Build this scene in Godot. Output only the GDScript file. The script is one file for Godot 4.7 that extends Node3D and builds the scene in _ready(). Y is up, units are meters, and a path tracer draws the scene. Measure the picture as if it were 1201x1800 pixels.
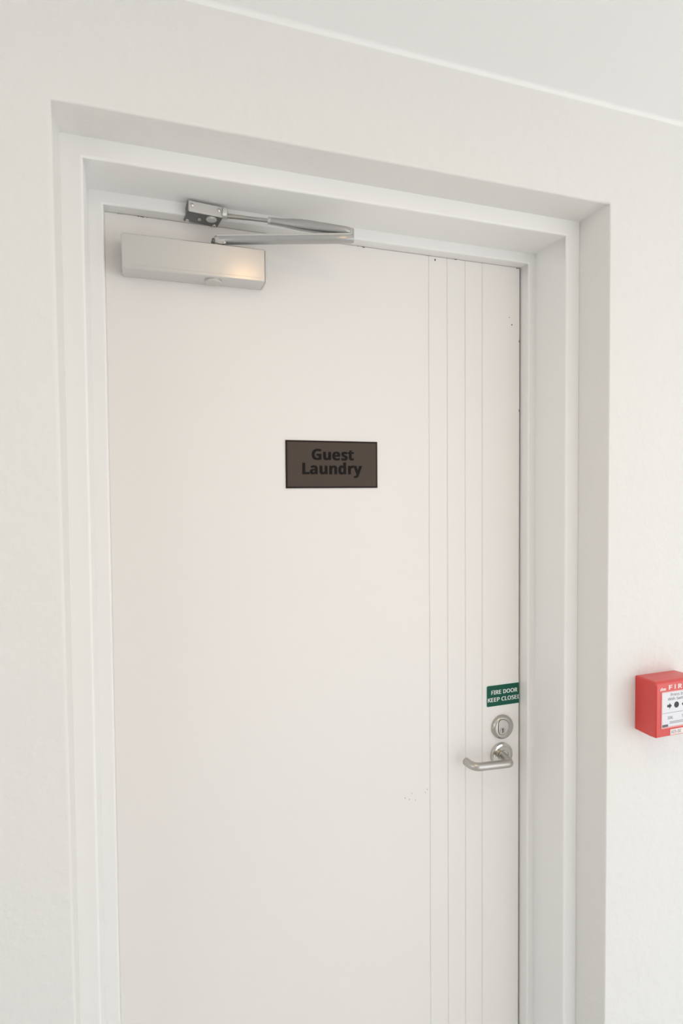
extends Node3D

# Measures in metres: the door leaf's closed face lies in the plane z = 0, its hinge edge at x = 0,
# the corridor floor at y = 0 and the corridor on the +z side.
const W := 0.82          # leaf width
const H := 2.04          # head of the leaf
const WALL_Z := 0.1925   # corridor face of the plastered wall
const FRAME_Z := 0.1198  # front face of the door frame
const STEP_Z := 0.0257   # face of the inner step of the frame
const CEIL := 2.271

var used := {}
var door_paint: StandardMaterial3D
var frame_paint: StandardMaterial3D
var plaster: StandardMaterial3D
var ceiling_paint: StandardMaterial3D
var steel: StandardMaterial3D
var polished: StandardMaterial3D
var closer_paint: StandardMaterial3D
var closer_dark: StandardMaterial3D
var arm_paint: StandardMaterial3D
var chip_dark: StandardMaterial3D


# ------------------------------------------------------------------ shape helpers

func mat(c: Color, rough: float, metal := 0.0, spec := 0.5) -> StandardMaterial3D:
	var m := StandardMaterial3D.new()
	m.albedo_color = c
	m.roughness = rough
	m.metallic = metal
	m.metallic_specular = spec
	return m

func begin() -> SurfaceTool:
	var st := SurfaceTool.new()
	st.begin(Mesh.PRIMITIVE_TRIANGLES)
	st.set_smooth_group(-1)
	return st

func tri(st: SurfaceTool, a: Vector3, b: Vector3, c: Vector3, out: Vector3) -> void:
	var n := (b - a).cross(c - a)
	if n.length() < 1e-12:
		return
	if n.dot(out) > 0.0:
		st.add_vertex(a); st.add_vertex(c); st.add_vertex(b)
	else:
		st.add_vertex(a); st.add_vertex(b); st.add_vertex(c)

func quad(st: SurfaceTool, a: Vector3, b: Vector3, c: Vector3, d: Vector3, out: Vector3) -> void:
	tri(st, a, b, c, out)
	tri(st, a, c, d, out)

# a box between two corners with chamfered edges
func rbox(st: SurfaceTool, lo: Vector3, hi: Vector3, c: float, xf := Transform3D()) -> void:
	var mid := (lo + hi) / 2.0
	var h := (hi - lo) / 2.0
	c = minf(c, minf(h.x, minf(h.y, h.z)) * 0.98)
	var ax := [Vector3(1, 0, 0), Vector3(0, 1, 0), Vector3(0, 0, 1)]
	var p := func(s: Vector3, face: int) -> Vector3:
		var v := Vector3(s.x * h.x, s.y * h.y, s.z * h.z)
		for k in 3:
			if k != face:
				v[k] -= s[k] * c
		return xf * (mid + v)
	for f in 3:
		var u := (f + 1) % 3
		var w := (f + 2) % 3
		for s in [-1.0, 1.0]:
			var q := []
			for e in [[-1, -1], [1, -1], [1, 1], [-1, 1]]:
				var sg := Vector3()
				sg[f] = s; sg[u] = e[0]; sg[w] = e[1]
				q.append(p.call(sg, f))
			quad(st, q[0], q[1], q[2], q[3], xf.basis * (ax[f] * s))
		# edges parallel to axis f
		for e in [[-1, -1], [1, -1], [1, 1], [-1, 1]]:
			var s0 := Vector3(); var s1 := Vector3()
			s0[f] = -1; s1[f] = 1
			s0[u] = e[0]; s1[u] = e[0]; s0[w] = e[1]; s1[w] = e[1]
			quad(st, p.call(s0, u), p.call(s1, u), p.call(s1, w), p.call(s0, w), xf.basis * (ax[u] * e[0] + ax[w] * e[1]))
	for sx in [-1, 1]:
		for sy in [-1, 1]:
			for sz in [-1, 1]:
				var s := Vector3(sx, sy, sz)
				tri(st, p.call(s, 0), p.call(s, 1), p.call(s, 2), xf.basis * s)

# a solid of revolution about the local z axis; profile of (radius, height)
func lathe(st: SurfaceTool, prof: Array, xf := Transform3D(), n := 48, squash := 1.0) -> void:
	var grp := 1
	var mid := 0.0
	for q in prof:
		mid += q.y / prof.size()
	for i in prof.size() - 1:
		var a: Vector2 = prof[i]
		var b: Vector2 = prof[i + 1]
		var dir := (b - a)
		if i > 0:
			var was: Vector2 = prof[i] - prof[i - 1]
			if absf(was.angle_to(dir)) > 0.6:
				grp += 1
		st.set_smooth_group(grp)
		var nr := Vector2(dir.y, -dir.x)
		for k in n:
			var t0 := TAU * k / n
			var t1 := TAU * (k + 1) / n
			var e0 := Vector3(cos(t0), sin(t0) * squash, 0)
			var e1 := Vector3(cos(t1), sin(t1) * squash, 0)
			var em := (e0 + e1).normalized()
			quad(st, xf * (e0 * a.x + Vector3(0, 0, a.y)), xf * (e1 * a.x + Vector3(0, 0, a.y)), xf * (e1 * b.x + Vector3(0, 0, b.y)), xf * (e0 * b.x + Vector3(0, 0, b.y)), xf.basis * (em * nr.x + Vector3(0, 0, nr.y)))
	st.set_smooth_group(-1)

# a tube swept along points; half widths (side, up) at each point; up is the reference direction
func tube(st: SurfaceTool, pts: Array, rad: Array, up := Vector3.UP, n := 20, power := 1.0, smooth := 1) -> void:
	var rings := []
	for i in pts.size():
		var fwd: Vector3
		if i == 0: fwd = pts[1] - pts[0]
		elif i == pts.size() - 1: fwd = pts[i] - pts[i - 1]
		else: fwd = (pts[i + 1] - pts[i]).normalized() + (pts[i] - pts[i - 1]).normalized()
		fwd = fwd.normalized()
		var side := fwd.cross(up).normalized()
		var v := side.cross(fwd).normalized()
		var ring := []
		for k in n:
			var t := TAU * (k + 0.5) / n
			var ct := cos(t); var sn := sin(t)
			ring.append(pts[i] + side * (signf(ct) * pow(absf(ct), power)) * rad[i].x + v * (signf(sn) * pow(absf(sn), power)) * rad[i].y)
		rings.append(ring)
	st.set_smooth_group(smooth)
	for i in pts.size() - 1:
		var mid: Vector3 = (pts[i] + pts[i + 1]) / 2.0
		for k in n:
			var j := (k + 1) % n
			var c: Vector3 = (rings[i][k] + rings[i][j] + rings[i + 1][k] + rings[i + 1][j]) / 4.0
			quad(st, rings[i][k], rings[i][j], rings[i + 1][j], rings[i + 1][k], c - mid)
	st.set_smooth_group(smooth + 1)
	for e in [0, pts.size() - 1]:
		var o: Vector3 = pts[e] - pts[1 if e == 0 else e - 1]
		for k in n:
			tri(st, pts[e], rings[e][k], rings[e][(k + 1) % n], o)
	st.set_smooth_group(-1)

# a flat outline extruded from z0 to z1, with a chamfer on its front edge
func plate(st: SurfaceTool, outline: PackedVector2Array, z0: float, z1: float, ch := 0.0) -> void:
	var inner := outline
	if ch > 0.0:
		var grown := Geometry2D.offset_polygon(outline, -ch, Geometry2D.JOIN_MITER)
		if grown.size() > 0 and grown[0].size() == outline.size():
			var g: PackedVector2Array = grown[0]
			var best := 0
			for k in g.size():
				if g[k].distance_to(outline[0]) < g[best].distance_to(outline[0]):
					best = k
			inner = PackedVector2Array()
			var dirn := 1
			if Geometry2D.is_polygon_clockwise(g) != Geometry2D.is_polygon_clockwise(outline):
				dirn = -1
			for k in g.size():
				inner.append(g[posmod(best + dirn * k, g.size())])
		else:
			ch = 0.0
	var mid := Vector2()
	for q in outline:
		mid += q / outline.size()
	for side in [[outline, z0, -1.0], [inner, z1, 1.0]]:
		var poly: PackedVector2Array = side[0]
		var idx := Geometry2D.triangulate_polygon(poly)
		for k in range(0, idx.size(), 3):
			tri(st, Vector3(poly[idx[k]].x, poly[idx[k]].y, side[1]), Vector3(poly[idx[k + 1]].x, poly[idx[k + 1]].y, side[1]), Vector3(poly[idx[k + 2]].x, poly[idx[k + 2]].y, side[1]), Vector3(0, 0, side[2]))
	var cw := -1.0 if Geometry2D.is_polygon_clockwise(outline) else 1.0
	var n := outline.size()
	for k in n:
		var a := outline[k]; var b := outline[(k + 1) % n]
		var d := b - a
		var o := Vector3(d.y, -d.x, 0) * cw
		quad(st, Vector3(a.x, a.y, z0), Vector3(b.x, b.y, z0), Vector3(b.x, b.y, z1 - ch), Vector3(a.x, a.y, z1 - ch), o)
		if ch > 0.0:
			var ai := inner[k]; var bi := inner[(k + 1) % n]
			quad(st, Vector3(a.x, a.y, z1 - ch), Vector3(b.x, b.y, z1 - ch), Vector3(bi.x, bi.y, z1), Vector3(ai.x, ai.y, z1), o.normalized() + Vector3(0, 0, 1))

func round_rect(x0: float, y0: float, x1: float, y1: float, r: float, square_right := false) -> PackedVector2Array:
	var p := PackedVector2Array()
	var cs := [[x1 - r, y1 - r, 0.0], [x0 + r, y1 - r, 90.0], [x0 + r, y0 + r, 180.0], [x1 - r, y0 + r, 270.0]]
	for i in 4:
		if square_right and (i == 0 or i == 3):
			p.append(Vector2(x1, y1 if i == 0 else y0))
			continue
		for k in 7:
			var t := deg_to_rad(cs[i][2] + 15.0 * k)
			p.append(Vector2(cs[i][0] + r * cos(t), cs[i][1] + r * sin(t)))
	return p

# a moulding with one profile carried up the left jamb, along the head and down the right jamb, mitred at the corners.
# prof: [left offset at the floor, left offset at the head, head offset, right offset, z]; it is closed unless told otherwise
func surround(st: SurfaceTool, prof: Array, groups: Array, closed := true) -> void:
	var n := prof.size()
	var cen := Vector2()
	for q in prof:
		cen += Vector2(q[2], q[4]) / n
	var cuts := 24
	var area := 0.0
	for i in n:
		area += prof[i][2] * prof[(i + 1) % n][4] - prof[(i + 1) % n][2] * prof[i][4]
	for i in (n if closed else n - 1):
		var a: Array = prof[i]
		var b: Array = prof[(i + 1) % n]
		st.set_smooth_group(groups[i])
		var d := Vector2(b[2] - a[2], b[4] - a[4])
		var nrm := Vector2(d.y, -d.x) * signf(area)   # (offset, z) pointing out of the solid
		var A := [Vector3(-a[0], 0, a[4]), Vector3(-a[1], H + a[2], a[4]), Vector3(W + a[3], H + a[2], a[4]), Vector3(W + a[3], 0, a[4])]
		var B := [Vector3(-b[0], 0, b[4]), Vector3(-b[1], H + b[2], b[4]), Vector3(W + b[3], H + b[2], b[4]), Vector3(W + b[3], 0, b[4])]
		var away := [Vector3(-1, 0, 0), Vector3(0, 1, 0), Vector3(1, 0, 0)]
		for s in 3:
			for k in cuts:
				var t0 := float(k) / cuts
				var t1 := float(k + 1) / cuts
				quad(st, A[s].lerp(A[s + 1], t0), A[s].lerp(A[s + 1], t1), B[s].lerp(B[s + 1], t1), B[s].lerp(B[s + 1], t0), away[s] * nrm.x + Vector3(0, 0, nrm.y))
	st.set_smooth_group(-1)

func letters(text: String, weight: float, lo: Vector2, hi: Vector2, z: float, depth: float, cut_x := 1e9, slant := 0.0) -> ArrayMesh:
	var tm := TextMesh.new()
	var f := SystemFont.new()
	f.font_names = PackedStringArray(["Droid Sans"])
	f.font_weight = 700 if weight >= 1.0 else 400
	tm.font = f
	var fat := (weight - floorf(weight)) * 0.001   # stroke widening in metres, by laying the letters over themselves
	lo += Vector2(fat, fat * 0.5)
	hi -= Vector2(fat, fat * 0.5)
	tm.text = text
	tm.font_size = 64
	tm.pixel_size = 0.01
	tm.curve_step = 0.8
	tm.depth = 0.1
	var ar := tm.get_mesh_arrays()
	var vs: PackedVector3Array = ar[Mesh.ARRAY_VERTEX]
	var ix: PackedInt32Array = ar[Mesh.ARRAY_INDEX]
	var bb := AABB(vs[0], Vector3.ZERO)
	for v in vs:
		bb = bb.expand(v)
	var put := func(v: Vector3) -> Vector3:
		var q := (v - bb.position) / bb.size
		return Vector3(lerpf(lo.x, hi.x, q.x) + slant * q.y * (hi.y - lo.y), lerpf(lo.y, hi.y, q.y), z + depth * q.z)
	var st := begin()
	for k in range(0, ix.size(), 3):
		var poly := [put.call(vs[ix[k]]), put.call(vs[ix[k + 1]]), put.call(vs[ix[k + 2]])]
		var kept := []
		for e in 3:
			var p: Vector3 = poly[e]
			var q: Vector3 = poly[(e + 1) % 3]
			if p.x <= cut_x:
				kept.append(p)
			if (p.x <= cut_x) != (q.x <= cut_x):
				kept.append(p.lerp(q, (cut_x - p.x) / (q.x - p.x)))
		var stamps := [Vector3.ZERO] if fat == 0.0 else [Vector3(-fat, -fat * 0.5, 0), Vector3(fat, -fat * 0.5, 0.00004), Vector3(-fat, fat * 0.5, 0.00008), Vector3(fat, fat * 0.5, 0.00012)]
		for off in stamps:
			for e in range(1, kept.size() - 1):
				for q in [kept[0], kept[e], kept[e + 1]]:
					st.add_vertex(Vector3(minf(q.x + off.x, cut_x), q.y + off.y, q.z + off.z))
	st.generate_normals()
	return st.commit()


# ------------------------------------------------------------------ object helpers

func numbered(called: String) -> String:
	if not used.has(called):
		used[called] = 0
		return called
	used[called] += 1
	return "%s_%03d" % [called, used[called]]

func obj(called: String, st: Variant, m: Material, parent: Node = self) -> MeshInstance3D:
	var o := MeshInstance3D.new()
	o.name = numbered(called) if parent == self else called
	if st is SurfaceTool:
		st.generate_normals()
		o.mesh = st.commit()
	else:
		o.mesh = st
	o.material_override = m
	o.cast_shadow = GeometryInstance3D.SHADOW_CASTING_SETTING_ON
	parent.add_child(o, true)
	return o

func struct(called: String, st: Variant, m: Material, label: String) -> MeshInstance3D:
	var o := obj(called, st, m)
	o.set_meta("kind", "structure")
	o.set_meta("label", label)
	return o

func thing(called: String, label: String, category: String) -> Node3D:
	var o := Node3D.new()
	o.name = numbered(called)
	add_child(o)
	o.set_meta("label", label)
	o.set_meta("category", category)
	return o

func noise_tex(freq: float, seed_: int, ramp: Array, kind := FastNoiseLite.TYPE_SIMPLEX_SMOOTH, octaves := 4, size := 1024) -> NoiseTexture2D:
	var n := FastNoiseLite.new()
	n.noise_type = kind
	n.seed = seed_
	n.frequency = freq
	n.fractal_octaves = octaves
	var t := NoiseTexture2D.new()
	t.width = size
	t.height = size
	t.seamless = true
	t.noise = n
	var g := Gradient.new()
	g.offsets = PackedFloat32Array(ramp.map(func(r): return r[0]))
	g.colors = PackedColorArray(ramp.map(func(r): return r[1]))
	t.color_ramp = g
	return t

func grey(v: float) -> Color:
	return Color(v, v, v)


# ------------------------------------------------------------------ the scene

func _ready() -> void:
	# camera
	var cam := Camera3D.new()
	cam.name = "camera"
	cam.fov = rad_to_deg(2.0 * atan(900.0 / 1023.19))
	cam.transform = Transform3D(Basis(Vector3(0.94765, -0.00776, 0.31920), Vector3(0.01773, 0.99944, -0.02833), Vector3(-0.31881, 0.03251, 0.94726)).orthonormalized(), Vector3(0.05776, 1.56521, 1.06446))
	cam.near = 0.05
	add_child(cam)
	cam.current = true
	# sky: bright even overcast
	var env := Environment.new()
	var sky := Sky.new()
	var sm := ProceduralSkyMaterial.new()
	sm.sky_top_color = Color(0.92, 0.96, 1.0)
	sm.sky_horizon_color = Color(1.0, 1.0, 1.0)
	sm.ground_bottom_color = Color(0.97, 0.965, 0.95)
	sm.ground_horizon_color = Color(0.98, 0.98, 0.975)
	sm.sky_energy_multiplier = 1.0
	sky.sky_material = sm
	env.background_mode = Environment.BG_SKY
	env.sky = sky
	env.tonemap_mode = Environment.TONE_MAPPER_LINEAR
	env.tonemap_exposure = 1.93
	env.sdfgi_enabled = true
	env.ssao_enabled = true
	env.ssil_enabled = true
	var we := WorldEnvironment.new()
	we.name = "world_environment"
	we.environment = env
	add_child(we)

	materials()
	room()
	downlight()
	door_frame()
	door()
	door_closer()
	laundry_sign()
	fire_door_sign()
	call_point()


func materials() -> void:
	door_paint = mat(Color(0.935, 0.922, 0.910), 0.42)
	frame_paint = mat(Color(0.95, 0.948, 0.942), 0.38)
	plaster = mat(Color(0.913, 0.908, 0.897), 0.7, 0.0, 0.4)
	plaster.heightmap_enabled = true
	plaster.heightmap_scale = 0.1
	plaster.heightmap_texture = noise_tex(0.018, 7, [[0.0, grey(0.0)], [0.42, grey(0.35)], [0.62, grey(0.5)], [1.0, grey(1.0)]], FastNoiseLite.TYPE_SIMPLEX_SMOOTH, 4)
	plaster.uv1_triplanar = true
	plaster.uv1_world_triplanar = true
	plaster.uv1_scale = Vector3.ONE * 1.9
	ceiling_paint = mat(Color(0.965, 0.965, 0.96), 0.75, 0.0, 0.3)
	steel = mat(Color(0.74, 0.73, 0.71), 0.32, 1.0)
	polished = mat(Color(0.80, 0.79, 0.77), 0.14, 1.0)
	closer_paint = mat(Color(0.80, 0.795, 0.785), 0.36, 0.4)
	closer_paint.clearcoat_enabled = true
	closer_paint.clearcoat = 1.0
	closer_paint.clearcoat_roughness = 0.16
	arm_paint = mat(Color(0.70, 0.70, 0.70), 0.3, 0.7)
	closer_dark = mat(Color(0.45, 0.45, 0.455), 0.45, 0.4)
	chip_dark = mat(Color(0.33, 0.28, 0.23), 0.8)


func room() -> void:
	# the plastered wall round the door opening, a solid with a soft worn arris
	var groups := []
	var prof := []
	prof.append([2.4, 2.4, CEIL - H + 0.06, 3.4, WALL_Z])
	groups.append(100)
	for k in 7:
		var t := PI / 2 * k / 6.0
		var off := 1.0 - sin(t)
		var z := WALL_Z - 0.0038 * (1.0 - cos(t))
		prof.append([0.0448 + 0.0008 * off, 0.0522 + 0.007 * off, 0.0530 + 0.004 * off, 0.0577 + 0.0022 * off, z])
		groups.append(1 if k < 6 else 102)
	prof.append([0.0505, 0.0505, 0.0505, 0.0505, FRAME_Z - 0.01])
	groups.append(103)
	prof.append([0.0505, 0.0505, 0.0505, 0.0505, -0.11])
	groups.append(104)
	prof.append([2.4, 2.4, CEIL - H + 0.06, 3.4, -0.11])
	groups.append(105)
	var st := begin()
	surround(st, prof, groups)
	struct("wall_back", st, plaster, "white stippled plaster wall round the recessed door")
	st = begin()
	rbox(st, Vector3(-2.6, CEIL, -0.11), Vector3(4.3, CEIL + 0.15, 2.75), 0.004)
	struct("ceiling", st, ceiling_paint, "flat white ceiling above the door wall")
	st = begin()
	rbox(st, Vector3(-2.6, -0.1, -0.11), Vector3(4.3, 0.0, 2.75), 0.004)
	struct("floor", st, mat(Color(0.91, 0.903, 0.89), 0.5), "pale grey corridor floor")
	st = begin()
	rbox(st, Vector3(-1.8, 0, WALL_Z), Vector3(-1.6, 1.0, 2.75), 0.004)  # unseen end wall, kept low so fill light comes in above
	rbox(st, Vector3(-1.8, 1.0, WALL_Z), Vector3(-1.6, CEIL, 0.5), 0.004)
	struct("wall_left", st, plaster, "unseen white half wall at the left end, opening above added for fill light")
	st = begin()
	rbox(st, Vector3(-1.6, 0, 2.6), Vector3(0.75, CEIL, 2.75), 0.004)
	struct("wall_front", st, plaster, "white wall opposite the door beside the open side")
	# soft white fillet between wall and ceiling
	st = begin()
	for k in 4:
		var t0 := PI / 2 * k / 4.0
		var t1 := PI / 2 * (k + 1) / 4.0
		var q := func(t: float, x: float) -> Vector3:
			return Vector3(x, CEIL - 0.007 * (1.0 - sin(t)), WALL_Z + 0.007 * (1.0 - cos(t)))
		st.set_smooth_group(1)
		quad(st, q.call(t0, -2.4), q.call(t0, 4.2), q.call(t1, 4.2), q.call(t1, -2.4), Vector3(0, -1, 1))
	struct("trim_1", st, frame_paint, "white fillet where the wall meets the ceiling")


func downlight() -> void:
	var at := Vector3(0.37, CEIL, 0.93)
	var xf := Transform3D(Basis(Vector3(1, 0, 0), PI / 2), at)   # local z points down
	var t := thing("downlight", "small round recessed downlight with a white rim in the ceiling", "light")
	t.position = at
	xf.origin = Vector3.ZERO
	var st := begin()
	lathe(st, [Vector2(0.058, 0.0), Vector2(0.056, 0.004), Vector2(0.044, 0.005), Vector2(0.041, 0.001)], xf)
	obj("rim", st, frame_paint, t)
	st = begin()
	lathe(st, [Vector2(0.042, 0.0), Vector2(0.042, 0.0015), Vector2(0.0, 0.0015)], xf)
	var glow := mat(Color(0.9, 0.9, 0.9), 0.5)
	glow.emission_enabled = true
	glow.emission = Color(1.0, 0.80, 0.56)
	glow.emission_energy_multiplier = 30.0
	obj("lens", st, glow, t)
	var l := SpotLight3D.new()
	l.name = "downlight_beam"
	l.position = Vector3(0, -0.006, 0)
	l.rotation.x = -PI / 2
	l.light_color = Color(1.0, 0.84, 0.64)
	l.light_energy = 0.10
	l.light_size = 0.04
	l.spot_range = 8.0
	l.spot_attenuation = 2.0
	l.spot_angle = 75.0
	l.shadow_enabled = true
	t.add_child(l)


func door_frame() -> void:
	# section of the frame from the leaf outwards: rebate, inner step, reveal, face, back
	var prof := []
	var groups := []
	var add := func(o: float, z: float, g: int) -> void:
		var near := o < 0.02 and o > 0.0   # the hinge side and the head close tighter than the lock side
		prof.append([o - 0.0042 if near else o, o - 0.0042 if near else o, o - 0.0031 if near else o, o, z])
		groups.append(g)
	add.call(-0.014, -0.1, 1)
	add.call(-0.014, -0.0455, 2)
	add.call(0.0035, -0.0455, 3)
	# rounded arris of the inner step
	for k in 6:
		var t := PI / 2 * k / 5.0
		add.call(0.0035 + 0.003 * (1.0 - cos(t)), STEP_Z - 0.003 * (1.0 - sin(t)), 10 if k < 5 else 4)
	add.call(0.021, STEP_Z, 5)
	for k in 6:
		var t := PI / 2 * k / 5.0
		add.call(0.021 + 0.0035 * (1.0 - cos(t)), FRAME_Z - 0.0035 * (1.0 - sin(t)), 11 if k < 5 else 6)
	add.call(0.051, FRAME_Z, 7)
	add.call(0.051, -0.1, 8)
	var st := begin()
	surround(st, prof, groups)
	struct("trim_2", st, frame_paint, "white gloss rebated door frame set in the plaster opening")


func door() -> void:
	var t := thing("door_1", "white flush fire door leaf with four vertical grooves and steel lever", "door")
	t.set_meta("kind", "structure")
	# core, then the face boards that the grooves part
	var st := begin()
	rbox(st, Vector3(0, 0.006, -0.042), Vector3(W, H, -0.003), 0.001)
	obj("core", st, door_paint, t)
	var cuts := [0.0, 0.6045, 0.6463, 0.6878, 0.7285, W]
	var g := 0.0001
	for i in 5:
		var x0: float = cuts[i] + (g if i > 0 else 0.0)
		var x1: float = cuts[i + 1] - (g if i < 4 else 0.0)
		st = begin()
		rbox(st, Vector3(x0, 0.006, -0.0032), Vector3(x1, H, 0.0), 0.0012)
		obj("face_panel" if i == 0 else "groove_board", st, door_paint, t)
	# lever handle
	var lev := begin()
	var pts := []
	var rad := []
	var c := Vector3(0.7742, 1.0003, 0.0)
	var tip := Vector3(0.6770, 1.0082, 0.0205)
	var b := Vector3(0.6790, 1.0070, 0.0465)
	var a := Vector3(0.7665, 1.0015, 0.0460)
	var rr := 0.0083
	pts.append(Vector3(c.x, c.y, 0.006))
	var turn := func(p: Vector3, corner: Vector3, q: Vector3, rad_: float, n: int) -> void:
		var u := (p - corner).normalized()
		var v := (q - corner).normalized()
		for k in n + 1:
			var s := float(k) / n
			pts.append((corner + u * rad_).lerp(corner, s).lerp(corner.lerp(corner + v * rad_, s), s))
	turn.call(c, a, b, 0.0075, 5)
	turn.call(a, b, tip, 0.017, 10)
	for k in 4:
		pts.append(b.lerp(tip, 0.72 + 0.28 * k / 3.0))
	for k in pts.size():
		rad.append(Vector2(rr, rr))
	rad[pts.size() - 1] = Vector2(rr * 0.86, rr * 0.86)
	pts.append(pts[pts.size() - 1] + (tip - b).normalized() * 0.0012)
	rad[pts.size() - 2] = Vector2(rr, rr)
	rad.append(Vector2(rr * 0.82, rr * 0.82))
	tube(lev, pts, rad, Vector3(0, 1, 0.02), 28)
	var handle := obj("lever_handle", lev, steel, t)
	st = begin()
	lathe(st, [Vector2(0.0262, 0.0), Vector2(0.0262, 0.0045), Vector2(0.0252, 0.0068), Vector2(0.0215, 0.0088), Vector2(0.0208, 0.0088), Vector2(0.0206, 0.0083), Vector2(0.0200, 0.0083), Vector2(0.0198, 0.0088), Vector2(0.0132, 0.0088), Vector2(0.0130, 0.0074), Vector2(0.0116, 0.0074), Vector2(0.0114, 0.0094), Vector2(0.0, 0.0094)], Transform3D(Basis(), c), 64)
	obj("rose", st, polished, handle)
	# deadlock
	var lc := Vector3(0.7762, 1.0605, 0.0)
	st = begin()
	lathe(st, [Vector2(0.0258, 0.0), Vector2(0.0258, 0.004), Vector2(0.0248, 0.0066), Vector2(0.0215, 0.0094), Vector2(0.0200, 0.0098), Vector2(0.0, 0.0098)], Transform3D(Basis(), lc), 64)
	var lock := obj("deadlock", st, steel, t)
	var oval := func(grow: float) -> PackedVector2Array:
		var q := PackedVector2Array()
		for k in 48:
			var th := TAU * k / 48.0
			var ct := cos(th)
			var sn := sin(th)
			if ct >= 0.0:
				q.append(Vector2(ct * (0.0154 + grow), sn * (0.0158 + grow)))
			else:
				q.append(Vector2(-pow(-ct, 0.62) * (0.0098 + grow), signf(sn) * pow(absf(sn), 0.8) * (0.0158 + grow)))
		return q
	var frame_at := Vector3(lc.x - 0.0048, lc.y + 0.003, 0)
	st = begin()
	plate(st, oval.call(0.0010), 0.0095, 0.0101, 0.0)
	var o := obj("cylinder_surround", st, mat(Color(0.30, 0.29, 0.28), 0.45, 0.8), lock)
	o.position = frame_at
	st = begin()
	plate(st, oval.call(0.0), 0.0098, 0.0110, 0.0003)
	o = obj("lock_cylinder", st, mat(Color(0.76, 0.755, 0.74), 0.38, 1.0), lock)
	o.position = frame_at
	st = begin()
	lathe(st, [Vector2(0.0070, 0.0105), Vector2(0.0068, 0.0114), Vector2(0.0056, 0.0114), Vector2(0.0054, 0.0110), Vector2(0.0050, 0.0110), Vector2(0.0048, 0.0114), Vector2(0.0, 0.0114)], Transform3D(Basis(), Vector3(frame_at.x + 0.0, lc.y - 0.0045, 0)), 40)
	obj("key_plug", st, steel, lock)
	st = begin()
	plate(st, PackedVector2Array([Vector2(-0.0011, -0.004), Vector2(0.0011, -0.004), Vector2(0.0011, -0.0015), Vector2(0.0004, -0.0005), Vector2(0.0013, 0.001), Vector2(0.0013, 0.0042), Vector2(-0.0006, 0.0042), Vector2(-0.0013, 0.002), Vector2(-0.0004, 0.0)]), 0.0112, 0.0117)
	o = obj("keyhole", st, mat(Color(0.03, 0.03, 0.03), 0.6), lock)
	o.position = Vector3(frame_at.x, lc.y - 0.0045, 0)
	# nicks and scuffs in the paint of the leaf
	st = begin()
	var rng := RandomNumberGenerator.new()
	rng.seed = 5
	var nicks := []
	for cl in [[0.020, 0.030, 5, 0.0006], [0.052, 0.069, 8, 0.0010], [0.450, 0.455, 2, 0.0009], [0.460, 0.468, 4, 0.0014], [0.661, 0.668, 4, 0.0010], [0.812, 0.819, 4, 0.0015]]:
		for k in cl[2]:
			nicks.append([rng.randf_range(cl[0], cl[1]), H - 0.0004 - rng.randf() * cl[3], cl[3] * rng.randf_range(0.6, 1.4), cl[3] * rng.randf_range(0.35, 0.7)])
	nicks.append_array([[0.619, 2.0328, 0.0016, 0.0026], [0.7945, 1.9337, 0.0011, 0.0012], [0.8002, 1.9187, 0.0018, 0.0016], [0.8187, 1.8855, 0.0008, 0.0035], [0.8187, 1.7385, 0.0008, 0.003]])
	for q in nicks:
		var poly := PackedVector2Array()
		for k in 7:
			var th := TAU * k / 7.0
			var s := rng.randf_range(0.65, 1.15)
			poly.append(Vector2(q[0] + cos(th) * q[2] * s, q[1] + sin(th) * q[3] * s))
		plate(st, poly, -0.0002, 0.00015)
	o = obj("paint_nicks", st, chip_dark, t)
	o.set_meta("kind", "stuff")
	st = begin()
	for q in [[0.5576, 0.9395], [0.563, 0.951], [0.5937, 0.9474], [0.598, 0.953], [0.571, 0.936], [0.548, 0.944]]:
		var poly := PackedVector2Array()
		for k in 6:
			var th := TAU * k / 6.0
			var s := rng.randf_range(0.5, 1.1) * 0.0014
			poly.append(Vector2(q[0] + cos(th) * s, q[1] + sin(th) * s * 1.6))
		plate(st, poly, -0.0002, 0.0001)
	o = obj("scuff_marks", st, mat(Color(0.78, 0.755, 0.73), 0.7), t)
	o.set_meta("kind", "stuff")


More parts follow.
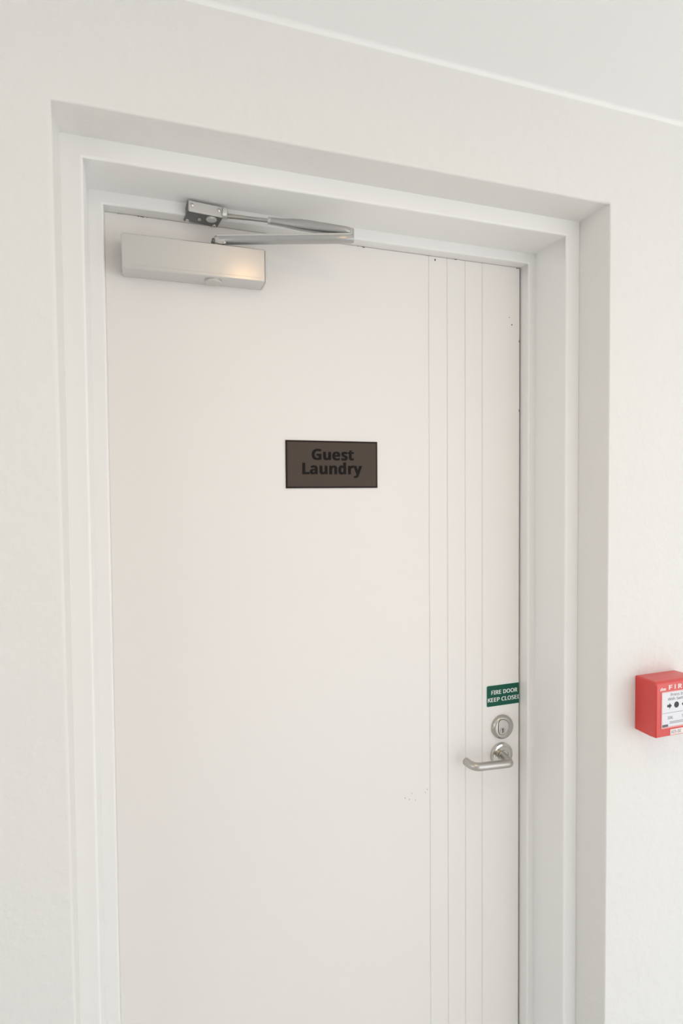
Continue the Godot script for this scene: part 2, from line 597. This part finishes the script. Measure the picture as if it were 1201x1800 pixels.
func door_closer() -> void:
	var t := thing("door_closer", "silver overhead door closer with a folded arm above the leaf", "door closer")
	# box cover
	var st := begin()
	var tilt := Transform3D(Basis(Vector3(0, 0, 1), 0.006), Vector3(0.147, 1.9635, 0.0))
	rbox(st, Vector3(-0.1195, -0.0283, 0.0), Vector3(0.1165, 0.0283, 0.0435), 0.0016, tilt)
	obj("cover", st, closer_paint, t)
	st = begin()
	rbox(st, Vector3(0.1166, -0.0272, 0.0005), Vector3(0.1200, 0.0272, 0.0418), 0.0012, tilt)
	obj("end_cap", st, closer_paint, t)
	# bevelled edge line under the face
	st = begin()
	rbox(st, Vector3(-0.108, -0.0222, 0.0433), Vector3(0.112, -0.0212, 0.0439), 0.0002, tilt)
	obj("cover_ridge", st, closer_paint, t)
	# round pinion cap below the cover
	var down := Basis(Vector3(1, 0, 0), PI / 2)
	st = begin()
	lathe(st, [Vector2(0.0148, -0.002), Vector2(0.0148, 0.0025), Vector2(0.0135, 0.0042), Vector2(0.0, 0.0046)], Transform3D(down, Vector3(0.1762, 1.9357, 0.0235)), 40)
	obj("pinion_cap", st, mat(Color(0.80, 0.795, 0.78), 0.34, 0.6), t)
	# shaft and screw of the main arm
	var upb := Basis(Vector3(1, 0, 0), -PI / 2)
	st = begin()
	lathe(st, [Vector2(0.008, -0.003), Vector2(0.008, 0.010), Vector2(0.0, 0.010)], Transform3D(upb, Vector3(0.181, 1.9915, 0.026)), 24)
	obj("pinion_shaft", st, closer_dark, t)
	# main arm: flat bar, cranked up a little, rounded at its ends
	var p0 := Vector3(0.186, 2.0020, 0.036)
	var p1 := Vector3(0.4045, 2.0062, 0.1)
	var dir := (p1 - p0).normalized()
	var side := dir.cross(Vector3.UP).normalized()
	var bar := begin()
	var pts := []
	var rad := []
	for k in 9:
		var s := k / 8.0
		pts.append(p0.lerp(p1, s))
		rad.append(Vector2(0.0085, 0.0064))
	pts.insert(0, p0 - dir * 0.004); rad.insert(0, Vector2(0.0065, 0.0050))
	pts.append(p1 + dir * 0.004); rad.append(Vector2(0.0065, 0.0050))
	tube(bar, pts, rad, Vector3.UP, 24, 0.45)
	var main_arm := obj("main_arm", bar, arm_paint, t)
	# rolled upper lip along the front of the arm
	st = begin()
	var lift := Vector3(0, 0.0046, 0) + side * 0.0072
	tube(st, [p0 - dir * 0.003 + lift, p0.lerp(p1, 0.5) + lift, p1 + lift], [Vector2(0.0024, 0.0020), Vector2(0.0024, 0.0020), Vector2(0.0022, 0.0018)], Vector3.UP, 14, 0.6)
	obj("arm_lip", st, closer_paint, main_arm)
	st = begin()
	rbox(st, Vector3(-0.009, -0.0075, -0.0105), Vector3(0.012, 0.0066, 0.0105), 0.003, Transform3D(Basis(dir, Vector3.UP.slide(dir).normalized(), -side).orthonormalized(), Vector3(0.187, 2.0005, 0.034)))
	obj("arm_socket", st, polished, t)
	st = begin()
	lathe(st, [Vector2(0.0048, 0.0), Vector2(0.0048, 0.005), Vector2(0.004, 0.006), Vector2(0.0, 0.006)], Transform3D(Basis(Vector3(0, 1, 0), -PI / 2 + 0.1), Vector3(0.1795, 1.9985, 0.036)), 6)
	obj("arm_screw", st, closer_dark, t)
	# elbow pivot
	st = begin()
	lathe(st, [Vector2(0.0, -0.006), Vector2(0.0052, -0.006), Vector2(0.0056, -0.005), Vector2(0.0056, 0.016), Vector2(0.0, 0.016)], Transform3D(upb, p1 + Vector3(-0.001, 0.0, 0.0)), 24)
	obj("elbow_pin", st, arm_paint, t)
	# forearm: pressed sleeve that widens from its neck
	var f0 := Vector3(0.2715, 2.0360, 0.0585)
	var f1 := Vector3(0.4035, 2.0180, 0.0985)
	pts = []
	rad = []
	for q in [[0.0, 0.0058, 0.0056], [0.08, 0.0060, 0.0058], [0.18, 0.0066, 0.0066], [0.28, 0.0078, 0.0080], [0.38, 0.0088, 0.0088], [0.5, 0.0092, 0.0089], [0.65, 0.0092, 0.0082], [0.8, 0.0092, 0.0075], [0.93, 0.0090, 0.0070], [0.985, 0.0080, 0.0064], [1.0, 0.0062, 0.0050]]:
		pts.append(f0.lerp(f1, q[0]))
		rad.append(Vector2(q[1], q[2]))
	bar = begin()
	tube(bar, pts, rad, Vector3.UP, 28, 0.72)
	obj("forearm_sleeve", bar, arm_paint, t)
	st = begin()
	tube(st, [f0 - (f1 - f0).normalized() * 0.0045, f0 + (f1 - f0).normalized() * 0.001], [Vector2(0.0066, 0.0064), Vector2(0.0066, 0.0064)], Vector3.UP, 6)
	obj("lock_nut", st, closer_paint, t)
	# adjusting rod, threaded over its outer half
	var r0 := Vector3(0.1965, 2.0432, 0.0385)
	st = begin()
	tube(st, [r0, r0.lerp(f0, 0.42)], [Vector2(0.0037, 0.0037), Vector2(0.0037, 0.0037)], Vector3.UP, 16)
	obj("rod", st, steel, t)
	pts = []
	rad = []
	var nth := 44
	for k in nth + 1:
		pts.append(r0.lerp(f0, lerpf(0.41, 0.98, float(k) / nth)))
		rad.append(Vector2.ONE * (0.0036 if k % 2 == 0 else 0.0030))
	st = begin()
	tube(st, pts, rad, Vector3.UP, 14)
	obj("rod_thread", st, arm_paint, t)
	# mounting shoe: plate under the head, block in front of it
	var turned := Transform3D(Basis(Vector3.UP, 0.12), Vector3(0.1603, 0.0, 0.0242))
	st = begin()
	rbox(st, Vector3(-0.0295, 2.0383, -0.0195), Vector3(0.0295, 2.0403, 0.0190), 0.0005, turned)
	var shoe := obj("mounting_shoe", st, closer_dark, t)
	# cheek on the hinge side, its shade put in as darker material
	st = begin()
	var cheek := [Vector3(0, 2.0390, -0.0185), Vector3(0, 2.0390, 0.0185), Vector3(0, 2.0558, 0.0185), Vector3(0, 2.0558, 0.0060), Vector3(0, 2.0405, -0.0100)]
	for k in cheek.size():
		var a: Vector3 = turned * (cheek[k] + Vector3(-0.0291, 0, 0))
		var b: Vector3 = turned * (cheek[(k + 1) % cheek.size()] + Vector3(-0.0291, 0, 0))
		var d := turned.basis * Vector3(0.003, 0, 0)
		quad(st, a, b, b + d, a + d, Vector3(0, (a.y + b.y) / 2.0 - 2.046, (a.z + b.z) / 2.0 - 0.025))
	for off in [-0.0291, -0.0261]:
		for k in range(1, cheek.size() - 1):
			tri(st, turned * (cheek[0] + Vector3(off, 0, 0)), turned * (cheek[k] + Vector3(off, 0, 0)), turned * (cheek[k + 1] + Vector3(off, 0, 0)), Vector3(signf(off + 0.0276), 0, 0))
	obj("shaded_cheek", st, closer_dark, shoe)
	st = begin()
	rbox(st, Vector3(-0.0285, 2.0385, 0.0085), Vector3(0.0298, 2.0564, 0.0205), 0.0013, turned)
	obj("shoe_block", st, closer_paint, shoe)
	st = begin()
	lathe(st, [Vector2(0.0092, 0.0), Vector2(0.0092, 0.0020), Vector2(0.0082, 0.0030), Vector2(0.0, 0.0032)], Transform3D(down, turned * Vector3(0.0125, 2.0383, 0.0080)), 32)
	obj("shoe_rivet", st, closer_paint, shoe)
	var screw := mat(Color(0.82, 0.80, 0.76), 0.22, 1.0)
	for q in [Vector3(-0.024, 2.0383, -0.0145), Vector3(-0.0055, 2.0383, -0.0030), Vector3(0.0225, 2.0383, -0.0150)]:
		st = begin()
		lathe(st, [Vector2(0.0034, 0.0), Vector2(0.0032, 0.0008), Vector2(0.0022, 0.0016), Vector2(0.0, 0.0019)], Transform3D(down, turned * q), 20)
		obj("screw", st, screw, shoe)
	for q in [Vector3(-0.0225, 2.0495, 0.0205), Vector3(0.0225, 2.0495, 0.0205)]:
		st = begin()
		lathe(st, [Vector2(0.0031, 0.0), Vector2(0.0029, 0.0007), Vector2(0.0019, 0.0013), Vector2(0.0, 0.0015)], Transform3D(turned.basis, turned * q), 20)
		obj("screw", st, screw, shoe)
	# pivot knuckle at the end of the shoe
	st = begin()
	tube(st, [Vector3(0.1915, 2.0475, 0.0365), Vector3(0.1925, 2.0475, 0.0365), Vector3(0.199, 2.0468, 0.0385), Vector3(0.2003, 2.0467, 0.0389)], [Vector2(0.0085, 0.0082), Vector2(0.0088, 0.0086), Vector2(0.0082, 0.0082), Vector2(0.0068, 0.0070)], Vector3.UP, 20, 0.6)
	obj("pivot_knuckle", st, closer_paint, shoe)


func laundry_sign() -> void:
	var t := thing("laundry_sign", "dark brown rectangular plate reading Guest Laundry on the white door", "sign")
	t.position = Vector3(0.3985, 1.575, 0.0)
	var at := Vector3(-0.3985, -1.575, 0.0)
	var x0 := 0.3065; var x1 := 0.4905; var y0 := 1.5748; var y1 := 1.6648
	var st := begin()
	plate(st, PackedVector2Array([Vector2(x0, y0), Vector2(x1, y0), Vector2(x1, y1), Vector2(x0, y1)]), 0.0002, 0.0020, 0.0003)
	var o := obj("border", st, mat(Color(0.165, 0.125, 0.12), 0.6, 0.0, 0.3), t)
	o.position = at
	st = begin()
	var e := 0.0031
	plate(st, PackedVector2Array([Vector2(x0 + e, y0 + 0.0032), Vector2(x1 - e, y0 + 0.0032), Vector2(x1 - e, y1 - e), Vector2(x0 + e, y1 - e)]), 0.0012, 0.0022, 0.0)
	var face := mat(Color(0.32, 0.278, 0.25), 0.6, 0.0, 0.3)
	o = obj("face", st, face, t)
	o.position = at
	var ink := mat(Color(0.115, 0.108, 0.105), 0.7, 0.0, 0.25)
	o = obj("lettering", letters("Guest", 1.55, Vector2(0.3568, 1.6275), Vector2(0.4412, 1.6492), 0.0020, 0.0005), ink, t)
	o.position = at
	o = obj("lettering", letters("Laundry", 1.55, Vector2(0.3382, 1.5940), Vector2(0.4580, 1.6240), 0.0020, 0.0005), ink, t)
	o.position = at


func fire_door_sign() -> void:
	var t := thing("fire_door_sign", "small green FIRE DOOR KEEP CLOSED sign cut off at the leaf edge", "sign")
	t.position = Vector3(0.779, 1.1064, 0.0)
	var at := -t.position
	var edge := W - 0.0006
	var white := mat(Color(0.90, 0.925, 0.90), 0.45)
	var st := begin()
	plate(st, round_rect(0.7372, 1.1052, edge, 1.1534, 0.0040, true), 0.0001, 0.0007)
	var o := obj("border", st, white, t)
	o.position = at
	st = begin()
	plate(st, round_rect(0.7388, 1.1069, edge, 1.1517, 0.0030, true), 0.0004, 0.0009)
	o = obj("face", st, mat(Color(0.11, 0.345, 0.285), 0.5, 0.0, 0.3), t)
	o.position = at
	o = obj("lettering", letters("FIRE DOOR", 0.30, Vector2(0.7500, 1.1322), Vector2(0.8150, 1.1410), 0.0007, 0.0004), white, t)
	o.position = at
	o = obj("lettering", letters("KEEP CLOSED", 0.30, Vector2(0.7413, 1.1165), Vector2(0.8232, 1.1253), 0.0007, 0.0004, edge), white, t)
	o.position = at


func call_point() -> void:
	var t := thing("fire_alarm_call_point", "red square fire alarm call point on the plaster beside the door", "fire alarm")
	var base := Vector3(0.9955, 1.1055, WALL_Z)
	t.position = base
	var red := mat(Color(0.84, 0.20, 0.175), 0.3, 0.0, 0.9)
	# side view of the body, extruded across its width
	var prof := PackedVector2Array()   # (z, y)
	prof.append(Vector2(-0.001, 0.0))
	prof.append(Vector2(0.034, -0.0005))
	for k in 5:
		var th := -PI / 2 + PI / 2 * k / 4.0
		prof.append(Vector2(0.0462 + 0.003 * cos(th), 0.0036 + 0.003 * sin(th)))
	for k in 7:
		var th := PI / 2 * k / 6.0
		prof.append(Vector2(0.0422 + 0.007 * cos(th), 0.0985 + 0.007 * sin(th)))
	prof.append(Vector2(0.028, 0.1057))
	prof.append(Vector2(-0.001, 0.1042))
	var st := begin()
	var hw := 0.0500
	var c := 0.0018
	var n := prof.size()
	var inset := PackedVector2Array()
	var mid := Vector2(0.024, 0.0525)
	for q in prof:
		inset.append(mid + (q - mid) * Vector2(0.93, 0.967))
	for k in n:
		var a := prof[k]; var b := prof[(k + 1) % n]
		var ai := inset[k]; var bi := inset[(k + 1) % n]
		var d := b - a
		var o := Vector3(0, -d.x, d.y)
		st.set_smooth_group(1 if (k >= 2 and k <= 13) else -1)
		quad(st, Vector3(-hw + c, a.y, a.x), Vector3(hw - c, a.y, a.x), Vector3(hw - c, b.y, b.x), Vector3(-hw + c, b.y, b.x), o)
		st.set_smooth_group(-1)
		for s in [-1.0, 1.0]:
			quad(st, Vector3(s * (hw - c), a.y, a.x), Vector3(s * (hw - c), b.y, b.x), Vector3(s * hw, bi.y, bi.x), Vector3(s * hw, ai.y, ai.x), o.normalized() + Vector3(s, 0, 0))
	var idx := Geometry2D.triangulate_polygon(inset)
	for s in [-1.0, 1.0]:
		for k in range(0, idx.size(), 3):
			tri(st, Vector3(s * hw, inset[idx[k]].y, inset[idx[k]].x), Vector3(s * hw, inset[idx[k + 1]].y, inset[idx[k + 1]].x), Vector3(s * hw, inset[idx[k + 2]].y, inset[idx[k + 2]].x), Vector3(s, 0, 0))
	obj("housing", st, red, t)
	var fz := 0.0492
	# raised bezel, then the white pressing plate
	st = begin()
	for q in [[-0.0385, 0.0178, -0.0363, 0.0858], [0.0363, 0.0178, 0.0385, 0.0858], [-0.0385, 0.0170, 0.0385, 0.0190], [-0.0385, 0.0846, 0.0385, 0.0864]]:
		rbox(st, Vector3(q[0], q[1], fz - 0.001), Vector3(q[2], q[3], fz + 0.0012), 0.0004)
	obj("bezel", st, mat(Color(0.93, 0.66, 0.65), 0.3), t)
	st = begin()
	plate(st, round_rect(-0.0362, 0.0192, 0.0362, 0.0845, 0.001), fz - 0.001, fz + 0.0004)
	var pane := obj("press_plate", st, mat(Color(0.90, 0.90, 0.92), 0.25), t)
	var ink := mat(Color(0.22, 0.22, 0.25), 0.6)
	var soft := mat(Color(0.45, 0.45, 0.48), 0.6)
	var x := -0.9955
	var y := -1.1055
	var lz := fz + 0.0003
	obj("lettering", letters("Press In", 0.0, Vector2(0.9797 + x, 1.1818 + y), Vector2(1.0115 + x, 1.1872 + y), lz, 0.0003), soft, pane)
	obj("lettering", letters("With Switch", 0.0, Vector2(0.9730 + x, 1.1738 + y), Vector2(1.0180 + x, 1.1795 + y), lz, 0.0003), soft, pane)
	for s in [1.0, -1.0]:
		st = begin()
		var ac := Vector2(0.9765 + x if s > 0 else 1.0125 + x, 1.1640 + y)
		var poly := PackedVector2Array()
		for q in [[-0.0045, -0.0020], [0.0, -0.0020], [0.0, -0.0048], [0.0050, 0.0], [0.0, 0.0048], [0.0, 0.0020], [-0.0045, 0.0020]]:
			poly.append(ac + Vector2(q[0] * s, q[1]) * 1.15)
		plate(st, poly, lz - 0.0002, lz + 0.0003)
		obj("arrow_symbol", st, ink, pane)
	st = begin()
	lathe(st, [Vector2(0.0058, lz - 0.0002), Vector2(0.0058, lz + 0.0003), Vector2(0.0, lz + 0.0003)], Transform3D(Basis(), Vector3(0.9940 + x, 1.1645 + y, 0)), 32)
	obj("dot_symbol", st, ink, pane)
	st = begin()
	plate(st, PackedVector2Array([Vector2(-0.0350, 1.1507 + y), Vector2(0.0350, 1.1507 + y), Vector2(0.0350, 1.1513 + y), Vector2(-0.0350, 1.1513 + y)]), lz - 0.0002, lz + 0.0002)
	obj("rule_line", st, soft, pane)
	obj("lettering", letters("DIAL", 0.0, Vector2(0.9732 + x, 1.1388 + y), Vector2(0.9860 + x, 1.1445 + y), lz, 0.0003), soft, pane)
	obj("lettering", letters("111", 0.0, Vector2(1.0075 + x, 1.1388 + y), Vector2(1.0165 + x, 1.1445 + y), lz, 0.0003), soft, pane)
	st = begin()
	for q in [[-0.018, 0.0275, 0.020], [-0.018, 0.0248, 0.016]]:
		rbox(st, Vector3(q[0], q[1], lz - 0.0002), Vector3(q[2], q[1] + 0.0011, lz + 0.0002), 0.0001)
	obj("small_print", st, soft, pane)
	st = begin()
	rbox(st, Vector3(-0.0355, 0.0196, lz - 0.0004), Vector3(-0.0215, 0.0242, lz + 0.0003), 0.0002)  # dark reflection on the plate, put in as a grey strip
	obj("reflection_strip", st, mat(Color(0.36, 0.38, 0.37), 0.3), pane)
	# white lettering and mark on the red
	var white := mat(Color(0.95, 0.90, 0.89), 0.5)
	var k2 := 0
	for ch in ["F", "I", "R", "E"]:
		var lx: float = [0.9749, 0.9890, 0.9977, 1.0125][k2] + x
		var w: float = [0.0085, 0.0026, 0.0096, 0.0080][k2]
		if ch == "I":
			st = begin()
			rbox(st, Vector3(lx, 1.1945 + y, fz - 0.0002), Vector3(lx + w, 1.2030 + y, fz + 0.0004), 0.0001)
			obj("lettering", st, white, t)
		else:
			obj("lettering", letters(ch, 1.0, Vector2(lx, 1.1945 + y), Vector2(lx + w, 1.2030 + y), fz - 0.0002, 0.0006), white, t)
		k2 += 1
	# small worn emblem left of the word: slanted strokes under a dot and a round end
	st = begin()
	for q in [[0.9545, 0.0040], [0.9570, 0.0058], [0.9596, 0.0046], [0.9620, 0.0040]]:
		plate(st, PackedVector2Array([Vector2(q[0] + x, 1.1940 + y), Vector2(q[0] + 0.0016 + x, 1.1940 + y), Vector2(q[0] + 0.0022 + x, 1.1940 + q[1] + y), Vector2(q[0] + 0.0006 + x, 1.1940 + q[1] + y)]), fz - 0.0002, fz + 0.0004)
	lathe(st, [Vector2(0.0021, fz - 0.0002), Vector2(0.0021, fz + 0.0004), Vector2(0.0009, fz + 0.0004), Vector2(0.0009, fz - 0.0002)], Transform3D(Basis(), Vector3(0.9660 + x, 1.1961 + y, 0)), 24)
	obj("emblem", st, white, t)
	st = begin()
	rbox(st, Vector3(0.9798 + x, 1.1085 + y, fz - 0.0008), Vector3(0.9798 + 0.034 + x, 1.1190 + y, fz + 0.0004), 0.0001)
	var tag := obj("number_label", st, white, t)
	tag.set_meta("label", "white sticker with a printed code")
	obj("lettering", letters("A05-BE", 0.0, Vector2(0.9815 + x, 1.1105 + y), Vector2(1.0060 + x, 1.1168 + y), fz + 0.0003, 0.0002), soft, tag)
